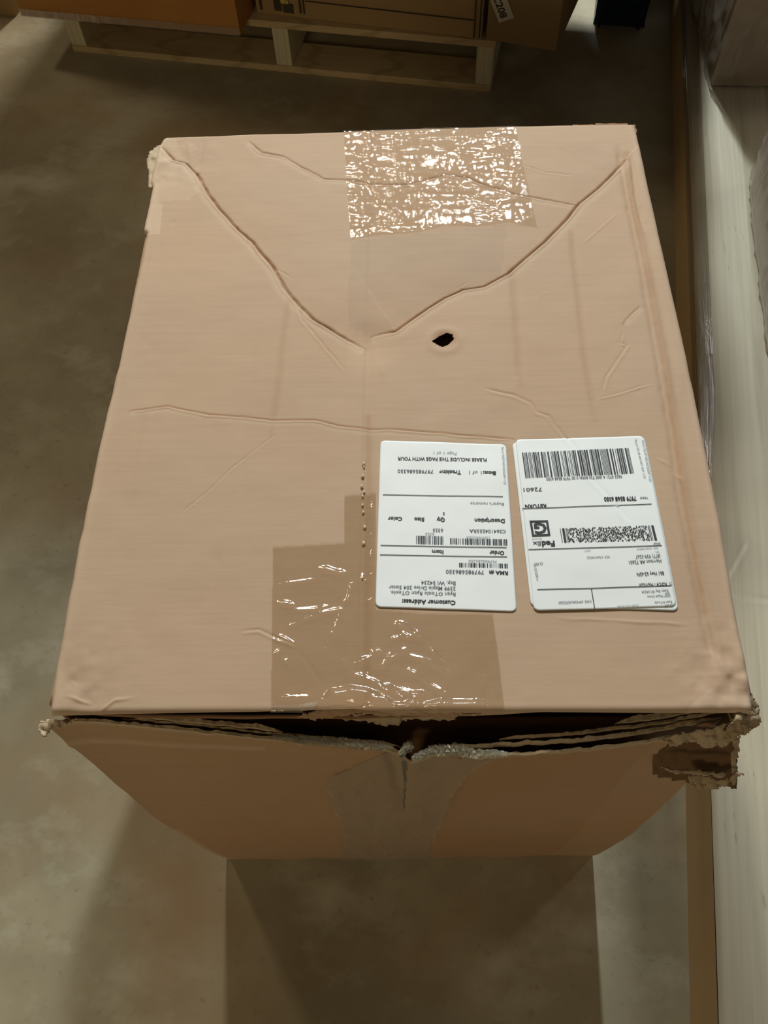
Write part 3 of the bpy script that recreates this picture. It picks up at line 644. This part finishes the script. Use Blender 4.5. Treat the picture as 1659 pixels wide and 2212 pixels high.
class Ink:
    def __init__(s, lift): s.V = []; s.F = []; s.lift = lift
    def add(s, XY, F):
        b = len(s.V); XY = np.asarray(XY); z = srf(XY[:, 0], XY[:, 1], s.lift)
        s.V += [(x, y, zz) for (x, y), zz in zip(XY, z)]; s.F += [tuple(i + b for i in f) for f in F]
    def quad(s, a, b, c, d, n=1):
        """a-b one long side, d-c the other, cut into n pieces"""
        a, b, c, d = map(np.asarray, (a, b, c, d)); P = []
        for i in range(n + 1): t = i / n; P += [a + (b - a) * t, d + (c - d) * t]
        s.add(P, [(2 * i, 2 * i + 2, 2 * i + 3, 2 * i + 1) for i in range(n)])
    def line(s, p0, p1, w=.0006):
        a, b = at(*p0, BH)[:2], at(*p1, BH)[:2]; d = (b - a) / np.linalg.norm(b - a); nrm = np.array([-d[1], d[0]]) * w / 2
        s.quad(a - nrm, b - nrm, b + nrm, a + nrm, 24)
    def text(s, body, p0, p1, hpx, bold=0):
        """body written from p0 to p1 along its base line, letters hpx tall in the photograph"""
        a, b = at(*p0, BH)[:2], at(*p1, BH)[:2]
        cu = bpy.data.curves.new('t', 'FONT'); cu.body = body; cu.size = 1; cu.resolution_u = 2; cu.offset = bold; cu.fill_mode = 'BOTH' if hasattr(cu, 'fill_mode') else cu.fill_mode
        o = bpy.data.objects.new('t', cu); COL.objects.link(o); bpy.context.view_layer.update()
        dg = bpy.context.evaluated_depsgraph_get(); me = bpy.data.meshes.new_from_object(o.evaluated_get(dg))
        P = np.array([tuple(v.co)[:2] for v in me.vertices]); F = [tuple(p.vertices) for p in me.polygons]
        bpy.data.objects.remove(o); bpy.data.curves.remove(cu); bpy.data.meshes.remove(me)
        w0, w1 = P[:, 0].min(), P[:, 0].max(); L = np.linalg.norm(b - a); d = (b - a) / L; up = np.array([-d[1], d[0]])
        vert = abs(d[1]) > abs(d[0])
        hh = np.linalg.norm(at(p0[0] + hpx * vert, p0[1] + hpx * (not vert), BH)[:2] - a)
        Q = a + np.outer((P[:, 0] - w0) / (w1 - w0) * L, d) + np.outer(P[:, 1] / .70 * hh, up)
        s.add(Q, F)
    def bars(s, c, n, seed, fill=.5):
        """barcode inside four measured corners: far-left, far-right, near-right, near-left"""
        c = [at(x, y, BH)[:2] for x, y in c]; r = random.Random(seed); xs = [0]
        while len(xs) < n * 2: xs.append(xs[-1] + r.choice((1, 1, 2, 3) if len(xs) % 2 else (1, 1, 1, 2, 3)))
        T = xs[-1]
        for i in range(0, len(xs) - 1, 2):
            t0, t1 = xs[i] / T, xs[i + 1] / T
            f = lambda t, k: (c[0] + (c[1] - c[0]) * t) if k else (c[3] + (c[2] - c[3]) * t)
            s.quad(f(t0, 1), f(t0, 0), f(t1, 0), f(t1, 1), 6)
    def done(s, name, mat, par, label=None):
        return tag(obj(name, s.V, s.F, mat, par, False, True, label=label), kind='stuff')

LIFT1 = .0009
ret = corner_quad([(822,953),(1093,961),(1116,1322),(811,1313)], LIFT1, 'return_label', M['label'], box, 'white return label with order text, left of the two')
K = Ink(LIFT1 + .0004)
for t, p0, p1, h, b in [
 ('PLEASE INCLUDE THIS PAGE WITH YOUR', (1051,991), (859,989), 7, .02), ('Box:', (1071,1020), (1043,1019), 7.5, .03), ('Tracking', (996,1018.5), (949,1017), 7.5, .03),
 ('Description', (1090,1123), (1025,1121.5), 8, .03), ('Qty', (961,1120.5), (943,1120), 8, .03), ('Size', (917,1120), (895,1119.5), 7.5, .03), ('Color', (869,1119), (838,1118), 7.5, .03),
 ('Order', (1089,1192), (1057,1191), 8, .03), ('Item', (958,1190), (933,1189), 8, .03), ('RMA #:', (1097,1235), (1056,1234), 8, .03), ('Customer Address:', (984,1299), (868.5,1296.5), 9, .03)]: K.text(t, p0, p1, h, b)
K.line((827,1070.5), (1086,1074)); K.line((822,1180), (1094,1184)); K.line((821,1200.6), (1095,1204))
K.done('bold_printing', M['ink'], ret)
K = Ink(LIFT1 + .0004)
for t, p0, p1, h, b in [
 ('1 of 1', (1040,1019), (1013,1018.5), 7.5, 0), ('797985686350', (936,1016.5), (859,1015.5), 7.5, .005), ('CS64104555RA', (1092,1146), (1014,1144.5), 7.5, .005), ('6355', (957,1143.5), (935,1143), 7.5, .005),
 ('797985686350', (1045,1233.5), (963,1232), 8.5, .005), ('Bay, WI 54234', (984,1257.5), (910,1256), 8, .005), ('2399 Maple Drive 204 Sister', (984,1269), (840,1266.5), 8, .005), ('Ryan OToole Ryan OToole.', (984,1281), (843,1278), 8, .005),
 ('1', (960,1107.5), (957,1107.5), 6.5, 0), ("Buyer's remorse", (1088,1087.5), (1016,1086), 6, .0)]: K.text(t, p0, p1, h, b)
K.done('printing', M['ink_mid'], ret)
K = Ink(LIFT1 + .0004)
for t, p0, p1, h, b in [('Page 1 of 1', (986,978.5), (937,977), 6, 0), ('797985686350', (1073,1211), (1012,1210), 5.5, 0), ('6355', (938,1152.5), (919,1152), 6, 0), ('CS64104555RA', (1059,1160.5), (1007,1159.5), 4.5, 0),
 ('Part # 156297-435 RRDB EXP 11/20', (1083,967), (1088,1048), 5, 0)]: K.text(t, p0, p1, h, b)
K.done('small_printing', M['ink_grey'], ret)
for k, (c, n) in enumerate([([(972,1164),(1095,1166.5),(1095.5,1179.5),(972.5,1176.5)], 34), ([(899,1159),(957,1160),(957.5,1177.5),(899,1176)], 16), ([(991.6,1217),(1096,1219),(1096.5,1228),(991.6,1226)], 28)]):
    K = Ink(LIFT1 + .0004); K.bars(c, n, 5 + k); K.done('barcode', M['ink'], ret)

under = corner_quad([(1106,957),(1392,947),(1466,1320),(1147,1310)], LIFT1, 'shipping_label', M['label'], box, 'lower shipping label, its edges peeping out')
LIFT2 = LIFT1 + .0005
shp = corner_quad([(1113,951),(1390,944),(1461,1311),(1153,1320)], LIFT2, 'shipping_label', M['label'], box, 'white shipping label with a long barcode and carrier logo, right of the two')
LI = LIFT2 + .0004
K = Ink(LI); K.bars([(1127,980),(1356.5,970),(1368,1025),(1134.6,1035)], 62, 77); K.done('barcode', M['ink'], shp)
# stacked two-dimensional barcode
K = Ink(LI); c = [at(x, y, BH)[:2] for x, y in ((1207,1144),(1412,1138),(1420,1170),(1212,1174))]
bil = lambda s, t: (1 - s) * (1 - t) * c[0] + s * (1 - t) * c[1] + s * t * c[2] + (1 - s) * t * c[3]
for a, b in ((.965, .99), (.945, .95), (.93, .938), (.03, .055), (.065, .07), (.008, .014)): K.quad(bil(a, 0), bil(b, 0), bil(b, 1), bil(a, 1))
rr = random.Random(3)
for j in range(17):
    s = .075
    while s < .92:
        w = rr.choice((.005, .008, .012, .018))
        if rr.random() < .62: K.quad(bil(s, j / 17), bil(min(s + w, .925), j / 17), bil(min(s + w, .925), (j + 1) / 17), bil(s, (j + 1) / 17))
        s += w + rr.choice((.004, .006, .010))
K.done('stacked_barcode', M['ink'], shp)
K = Ink(LI)
for t, p0, p1, h, b in [('72601', (1169.6,1055.5), (1130,1056.5), 8, .005), ('RETURN', (1179,1091), (1133,1092.5), 7, .03), ('7979 8568 6350', (1372,1075), (1303,1077), 9, .03),
 ('Fed', (1197,1170.5), (1169,1171.5), 11.5, .04), ('Harrison AR 72601', (1426,1211), (1357,1213.5), 7.5, .005), ('861 Hwy 62-65N', (1432,1236.5), (1374,1239), 8, .01), ('RDC4 - Harrison', (1438,1260), (1379,1262.3), 7, .01),
 ('TO', (1449,1258.5), (1443,1259), 7, 0)]: K.text(t, p0, p1, h, b)
K.line((1127,1101), (1406,1092)); K.line((1141,1189), (1428,1181.6)); K.line((1160,1275), (1449,1267)); K.line((1277,1273), (1284.5,1316))
K.done('printing', M['ink'], shp)
K = Ink(LI)                                    # square frame with a G
qo = [at(x, y, BH)[:2] for x, y in ((1143,1127),(1183,1126),(1188.5,1159.5),(1149,1161))]; qc = sum(qo) / 4; qi = [qc + (q - qc) * .76 for q in qo]
for i in range(4): j = (i + 1) % 4; K.quad(qo[i], qo[j], qi[j], qi[i], 4)
K.text('G', (1179,1132), (1152,1133), 22, .03); K.done('carrier_mark', M['ink'], shp)
K = Ink(LI)
for t, p0, p1, h, b in [('9622 0721 4 (000 720 8096) 0 00 7979 8568 6350', (1342,1028.5), (1179,1034.5), 6.5, .01), ('(877) 939-3267', (1424,1200), (1371,1201.7), 7.5, .005), ('(US)', (1171,1217), (1154,1218), 6, 0),
 ('TRK#', (1398,1076), (1381,1077), 4, .02), ('REL#', (1424,1175), (1410,1176), 4, .02), ('Ex', (1167,1171.5), (1150,1172), 9, .01), ('CAD: 6994246/SSFE2220', (1277,1297), (1206,1300.5), 5.5, 0),
 ('Sister Bay WI 54234', (1442,1275), (1385,1278), 5.5, 0), ('2399 Maple Drive', (1447,1286), (1397,1288), 5, 0), ('204', (1445,1280.5), (1435,1281.5), 5, 0), ('Ryan OToole', (1450,1299), (1413,1301), 5, 0),
 ('SHIP', (1452,1306), (1434,1307), 4.5, 0), ('REF: CS64104555', (1315,1203), (1267,1204.5), 4.5, 0), ('J211221022301uv', (1152,1221), (1159,1256), 5, 0)]: K.text(t, p0, p1, h, b)
K.done('fine_printing', M['ink_mid'], shp)
K = Ink(LI)
for t, p0, p1, h, b in [('INV: CS64104555', (1419,1184.5), (1374,1187), 4, 0), ('PO:', (1421,1192.5), (1413,1193), 4, 0), ('DEPT:', (1274,1189.5), (1260,1190), 3.5, 0), ('(920) 555-0186', (1378,1307), (1333,1309), 4.5, 0), ('Ground', (1170,1164), (1149,1164.6), 4, 0),
 ('Part # 156148-434 NRIT EXP 11/21', (1370,952), (1389,1036), 5, 0), ('Part # 156297-435 RRDB EXP 11/20', (1385,954), (1401,1043), 5, 0)]: K.text(t, p0, p1, h, b)
K.done('small_printing', M['ink_grey'], shp)

# ------------------------------------------------------------------ pallet beyond the box
PR = at(1060, 200, 0); PL = at(160, 112, 0); pw = float(np.linalg.norm((PR - PL)[:2])); prz = math.atan2(PR[1] - PL[1], PR[0] - PL[0])
pal = empty('wooden_pallet', tuple(PL), prz, label='raw pine pallet on the floor under the cartons at the back', cat='pallet')
def board(par, name, x0, x1, y0, y1, z0, z1, mat, ch=.002, label=None):
    V, F = box_vf(x0, x1, y0, y1, z0, z1, ch)
    V = [(x + random.Random(i).uniform(-.0008, .0008), y, z) for i, (x, y, z) in enumerate(V)]
    return obj(name, V, F, mat, par, label=label)
PD = 1.15
for x in (0, pw / 2 + .005, pw - .038): board(pal, 'stringer', x, x + .038, .003, PD, .016, .106, M['pine_end'])
for k in range(6):
    y = k * (PD - .1) / 5; board(pal, 'deck_board', -.004 if k % 2 else 0, pw + .003, y, y + (.13 if k == 0 else .09), .106, .122, M['pine'])
for k in range(4):
    y = k * (PD - .1) / 3; board(pal, 'bottom_board', 0, pw, y, y + .1, 0, .016, M['pine'])
def in_pal(P): c, s = math.cos(-prz), math.sin(-prz); d = np.asarray(P)[:2] - PL[:2]; return c * d[0] - s * d[1], s * d[0] + c * d[1]

def carton(name, loc, rz, sx, sy, sz, mat, label, seam=True, bulge=.006, parts=True, seed=1):
    """a closed carton: local x 0..sx, y 0..sy, z 0..sz, walls slightly bowed, two top flaps"""
    t = empty(name, loc, rz, label=label, cat='box')
    n = 16
    def sheet(nm, f, m=mat):
        u = np.linspace(0, 1, n)[:, None] + np.zeros((1, n)); v = np.linspace(0, 1, n)[None, :] + np.zeros((n, 1))
        b = bulge * np.sin(np.pi * u) * np.sin(np.pi * v) + vnoise(u, v, 4, seed, 2) * .0012 * np.minimum(1, 12 * u * (1 - u) * v * (1 - v))
        X, Y, Z = f(u, v, b)
        z = np.zeros(n * n); return obj(nm, np.stack([X + 0 * u, Y + 0 * u, Z + 0 * u], -1).reshape(-1, 3), grid_faces(n, n), m, t, True, attrs={'wear_highlight': z, 'stain_shade': z, 'wet': z})
    sheet('front_panel', lambda u, v, b: (u * sx, -b, v * sz)); sheet('back_panel', lambda u, v, b: (u * sx, sy + b, v * sz))
    sheet('side_panel', lambda u, v, b: (-b, u * sy, v * sz)); sheet('side_panel', lambda u, v, b: (sx + b, u * sy, v * sz))
    sheet('top_flap', lambda u, v, b: (u * sx, v * (sy / 2 - .001), sz + b * .3)); sheet('top_flap', lambda u, v, b: (u * sx, sy / 2 + .001 + v * (sy / 2 - .001), sz + b * .3))
    sheet('bottom_panel', lambda u, v, b: (u * sx, v * sy, 0 * u))
    return t
DZ = .1225
# left carton overhangs the front of the pallet
a = at(520, 76, DZ); b = at(47, 33, DZ)
orz = math.atan2(a[1] - b[1], a[0] - b[0]); ow = float(np.linalg.norm((a - b)[:2]))
oc = carton('cardboard_carton', tuple(b), orz, ow, .55, 1.50, M['kraft_orange'], 'orange-brown carton overhanging the left front of the pallet', seed=3)
V, F = [], []
n = 90
for i in range(n):
    t = i / (n - 1); w = .006 + .010 * abs(float(vnoise(np.array([t]), np.array([0.]), 14, 121)[0]))
    y = -.0035 - .004 * abs(float(vnoise(np.array([t]), np.array([3.]), 20, 122)[0]))
    V += [(t * ow, y, .018), (t * ow, y - .002, .002), (t * ow, .004, -.0003 + .0002 * math.sin(i)), (t * ow, .02, -.0004)]
for i in range(n - 1):
    for k in range(3): F.append((4 * i + k, 4 * i + 4 + k, 4 * i + 5 + k, 4 * i + 1 + k))
obj('film_edge', V, F, M['film'], oc, False)
# printed carton in the middle
a = at(1040, 84, DZ); b = at(556, 27, DZ)
crz = math.atan2(a[1] - b[1], a[0] - b[0]); cw = float(np.linalg.norm((a - b)[:2]))
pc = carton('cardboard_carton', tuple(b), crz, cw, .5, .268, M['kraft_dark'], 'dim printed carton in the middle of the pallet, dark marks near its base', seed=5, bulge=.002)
def mark(x0, x1, z0, z1, mat, par=None, nm='printed_mark'):
    V, F = box_vf(x0, x1, -.0045, -.0030, z0, z1); obj(nm, V, F, mat, par or pc)
for x0, x1, z0, z1, m in ((.045, .062, .012, .05, 'print'), (.050, .075, .030, .05, 'print_yellow'), (.066, .090, .010, .030, 'print'), (.072, .080, .030, .038, 'print_yellow'), (.105, .109, .012, .05, 'print'), (.114, .117, .012, .05, 'print'),
                          (.010, .015, .010, .05, 'print'), (.121, cw - .02, .040, .042, 'print')): mark(x0, x1, z0, z1, M[m])
for x in (cw - .018, cw - .006): mark(x, x + .003, 0.004, .25, M['print'], nm='printed_stripe')
# ribbed carton overhanging on the right, with a sticker
a = at(1196, 110, DZ); b = at(1046, 83, DZ)
rrz = math.atan2(a[1] - b[1], a[0] - b[0]); rw = float(np.linalg.norm((a - b)[:2]))
rc = carton('cardboard_carton', tuple(b + np.array([.004, -.002, 0])), rrz, rw, .29, .268, M['kraft_rib'], 'dark ribbed carton hanging past the right end of the pallet, a small sticker on it', seed=8, bulge=.001)
st = empty('sticker_group', (0, 0, 0)); bpy.data.objects.remove(st)
def sticker():
    cx, cz, w, h, ang = .043, .050, .036, .070, math.radians(27)
    R2 = lambda x, z: (cx + x * math.cos(ang) - z * math.sin(ang), -.0035, cz + x * math.sin(ang) + z * math.cos(ang))
    V = [R2(x, z) for x, z in ((-w / 2, 0), (w / 2, 0), (w / 2, h), (-w / 2, h))] + [tuple(np.array(R2(x, z)) + [0, .001, 0]) for x, z in ((-w / 2, 0), (w / 2, 0), (w / 2, h), (-w / 2, h))]
    F = [(0, 1, 2, 3), (4, 7, 6, 5), (0, 4, 5, 1), (1, 5, 6, 2), (2, 6, 7, 3), (3, 7, 4, 0)]
    s = obj('sticker', V, F, plain('dull_sticker', (.62, .60, .50), .6), rc, label='small whitish paper sticker with a number')
    cu = bpy.data.curves.new('t', 'FONT'); cu.body = 'C208'; cu.size = .022; cu.offset = .0006
    o = bpy.data.objects.new('t', cu); COL.objects.link(o); bpy.context.view_layer.update()
    me = bpy.data.meshes.new_from_object(o.evaluated_get(bpy.context.evaluated_depsgraph_get()))
    P = [tuple(v.co)[:2] for v in me.vertices]; F = [tuple(p.vertices) for p in me.polygons]; bpy.data.objects.remove(o)
    V = [tuple(np.array(R2(-(-.009) - y * 1.0, h - .014 - x)) + [0, -.0006, 0]) for x, y in P]
    V = [tuple(np.array(R2(-.010 + y, .056 - x)) + [0, -.0006, 0]) for x, y in P]
    obj('number', V, F, M['print'], s)
sticker()
# corner of one more carton at the far left
carton('cardboard_carton', (at(-130, 22, .0)[0], at(-130, 22, .0)[1], 0), math.radians(-10), float(at(44, 20, 0)[0] - at(-130, 22, 0)[0]), .4, .5, M['kraft_dark'], 'dim carton on the floor at the far left, behind the pallet corner', seed=9)

eb = empty('light_blocker', (.345, 1.29, 1.4225), label='unseen upright light blocker standing on the topmost carton', cat='blocker')  # unseen upright added to shade the floor strip beside the long carton
for nm, (x0, x1, y0, y1) in (('long_flange', (0, .030, 0, .005)), ('short_flange', (0, .005, .005, .06))):
    V, F = box_vf(x0, x1, y0, y1, 0, .42); obj(nm, V, F, M['kraft_dark'], eb)

# ------------------------------------------------------------------ navy tote at the back right
a = at(1281, 52, 0); b = at(1392, 60, 0)
tw = float(np.linalg.norm((b - a)[:2]))
def tote(z, label):
    tt = empty('plastic_tote', (a[0], a[1], z), math.atan2(b[1] - a[1], b[0] - a[0]), label=label, cat='tote')
    V, F = [], []
    for zz, g in ((0, 0), (.02, -.002), (.30, .008), (.30, .016), (.325, .017), (.325, .004), (.05, -.004)):
        V += [(-g, -g, zz), (tw + g, -g, zz), (tw + g, .35 + g, zz), (-g, .35 + g, zz)]
    for k in range(6):
        for i in range(4): F.append((4 * k + i, 4 * k + (i + 1) % 4, 4 * k + 4 + (i + 1) % 4, 4 * k + 4 + i))
    F += [(3, 2, 1, 0), (24, 25, 26, 27)]
    obj('tub', V, F, M['navy'], tt)
    V, F = box_vf(-.018, tw + .018, -.018, .368, .325, .344, .006); obj('lid', V, F, M['navy'], tt)
    for x in (.01, tw - .02):
        V, F = box_vf(x, x + .008, -.012, -.004, .0, .28); obj('rib', V, F, M['navy'], tt)
    return tt
tote(0, 'dark navy plastic tote on the floor at the back, right of the pallet')
# unseen upper tiers of the load, stepped to shade the floor
UX = -.345
for k, (xr, z0, z1, yb) in enumerate(((.530, .3960, .70, 1.93), (.470, .701, 1.05, 1.91), (.425, 1.051, 1.42, 1.89))):
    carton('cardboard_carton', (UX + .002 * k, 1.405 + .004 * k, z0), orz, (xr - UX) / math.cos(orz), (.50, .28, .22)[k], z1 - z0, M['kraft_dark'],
           ('unseen wide brown carton stacked straight above the printed and ribbed cartons', 'unseen middle-sized carton on the second tier of the pallet load', 'unseen topmost carton of the pallet load')[k], seed=60 + k, bulge=.0)

# ------------------------------------------------------------------ the long pale carton along the right
CT = .12
lrz = math.atan2(-(.244), 1.675)
lo = np.array([.3505, -.5, 0]); cdir = np.array([math.sin(-lrz), math.cos(-lrz)])
LY0, LY1, LWX = -.75, 2.45, .46
lc = empty('long_carton', (lo[0], lo[1], 0), lrz, label='long low pale carton under clear film, lying on the floor along the right side', cat='box')
def lsheet(nm, f, mat, nu, nv, label=None, smooth=True):
    u = np.linspace(0, 1, nu)[:, None] + np.zeros((1, nv)); v = np.linspace(0, 1, nv)[None, :] + np.zeros((nu, 1))
    X, Y, Z = f(u, v); return obj(nm, np.stack([X, Y, Z], -1).reshape(-1, 3), grid_faces(nu, nv), mat, lc, smooth, label=label)
def ltop(u, v):
    X = u * LWX; Y = LY0 + (LY1 - LY0) * v; Z = CT + vnoise(X, Y, 6, 131, 3) * .0012
    r = .007; q = np.clip(1 - X / r, 0, .999); Z -= (1 - np.sqrt(1 - q * q)) * r
    yc = .56 + .25 * (X * 2 - .1) * .1                     # cross crease and slanting crease
    for a, b, d, w in (((.02, .535), (.30, .525), .0014, .0022), ((.028, .555), (.062, .625), .0012, .002), ((.05, .98), (.1, .99), .0008, .002)):
        dd, s, al, L = poly_dist(X, Y, [a, b]); tp = np.clip(np.minimum(al, L - al) / .01, 0, 1); Z += tp * (-d * np.exp(-(dd / w) ** 2) + d * .7 * np.exp(-((dd * s - 2 * w) / w) ** 2))
    return X, Y, Z
lsheet('top_panel', ltop, M['pale'], 130, 640, 'pale ribbed top panel')
lsheet('side_panel', lambda u, v: (-.001 + .0015 * vnoise(u, v, 5, 133) + 0 * u, LY0 + (LY1 - LY0) * u, (CT - .006) * v), M['pale_side'], 200, 10, 'tan side panel')
lsheet('side_panel', lambda u, v: (LWX + 0 * u, LY0 + (LY1 - LY0) * u, (CT - .0) * v), M['pale_side'], 20, 4)
lsheet('end_panel', lambda u, v: (u * LWX, LY0 + 0 * u, (CT - .001) * v), M['pale_side'], 10, 4)
lsheet('end_panel', lambda u, v: (u * LWX, LY1 + 0 * u, (CT - .001) * v), M['pale_side'], 10, 4)
# clear film pulled round its upper left edge, rumpled lengthways
def lfilm(u, v):
    Y = LY0 + 1.25 + (1.9) * v; s = (u - .5) * .05 * np.clip(v * 5, .02, 1)          # s<0 down the side, >0 across the top
    rp = .0010 * (1 - np.abs(vnoise(u * 1.1, v * .35, 14, 135, 3)) * 2).clip(0, 1) ** 2 + .0006 * vnoise(u, v, 9, 136)
    ang = np.clip((s + .005) / .010, 0, 1) * math.pi / 2
    X = np.where(s < -.005, 0, np.where(s > .005, s, .0055 * (1 - np.cos(ang)))) - .0028 * np.cos(ang)
    Z = np.where(s < -.005, CT - .0055 + (s + .005), np.where(s > .005, CT, CT - .0055 * (1 - np.sin(ang)))) + .0020 * np.sin(ang)
    return X - rp * np.cos(ang), Y, Z + rp * np.sin(ang)
lsheet('film_wrap', lfilm, M['film'], 60, 420, 'clear film wrinkled along the edge')

# two film-wrapped boxes standing on it
def wrapped(loc, rz, sx, sy, sz, label, seed, mat):
    t = carton('wrapped_carton', loc, rz, sx, sy, sz, mat, label, seed=seed, bulge=.003)
    u = np.linspace(0, 1, 220)[:, None] + np.zeros((1, 60)); v = np.linspace(0, 1, 60)[None, :] + np.zeros((220, 1))
    per = 2 * (sx + sy); s = u * per; g = .006
    rp = .004 * (1 - np.abs(vnoise(u * 6, v * .8, 9, seed + 40, 3)) * 2).clip(0, 1) ** 2 + .003 * vnoise(u * 3, v, 7, seed + 41)
    g = g + rp + .010 * np.exp(-(v / .06) ** 2) * 0
    c = [(0, 0), (sx, 0), (sx, sy), (0, sy), (0, 0)]; nr = [(0, -1), (1, 0), (0, 1), (-1, 0)]; X = np.zeros(u.shape); Y = np.zeros(u.shape); acc = 0
    for i in range(4):
        L = math.dist(c[i], c[i + 1]); m = (s >= acc - 1e-9) & (s <= acc + L + 1e-9); q = np.clip((s - acc) / L, 0, 1)
        e = 1 + 0 * q
        cx = (q - .5) * 2
        X = np.where(m, c[i][0] + (c[i + 1][0] - c[i][0]) * q + nr[i][0] * g + (c[i + 1][0] - c[i][0]) / L * cx ** 3 * g, X)
        Y = np.where(m, c[i][1] + (c[i + 1][1] - c[i][1]) * q + nr[i][1] * g + (c[i + 1][1] - c[i][1]) / L * cx ** 3 * g, Y); acc += L
    Z = .003 + v * (sz - .01) + .002 * np.abs(vnoise(u * 5, v, 9, seed + 43))
    obj('film_wrap', np.stack([X, Y, Z], -1).reshape(-1, 3), grid_faces(220, 60), M['film_v'], t, True)
    return t
# nearer one: its left face starts at the measured line
p0 = at(1659, 880, CT); p1 = at(1607, 400, CT)
ang = math.atan2(-(p1[0] - p0[0]), p1[1] - p0[1]); d = (p1 - p0)[:2]; d = d / np.linalg.norm(d)
q0 = p1[:2] + .012 * np.array([d[1], -d[0]]); ln = .62; q0 = q0 - d * ln
wrapped((q0[0], q0[1], CT + .0045), ang, .34, ln, .42, 'film-wrapped brown carton on the long pale carton, nearer one at the right edge', 11, M['kraft'])
p2 = at(1536, 188, CT)
wrapped((p2[0], p2[1] + .0, CT + .0045), math.radians(-3), .40, .55, .52, 'film-wrapped dark carton on the long pale carton, farther one at the top right', 14, M['kraft_dark'])
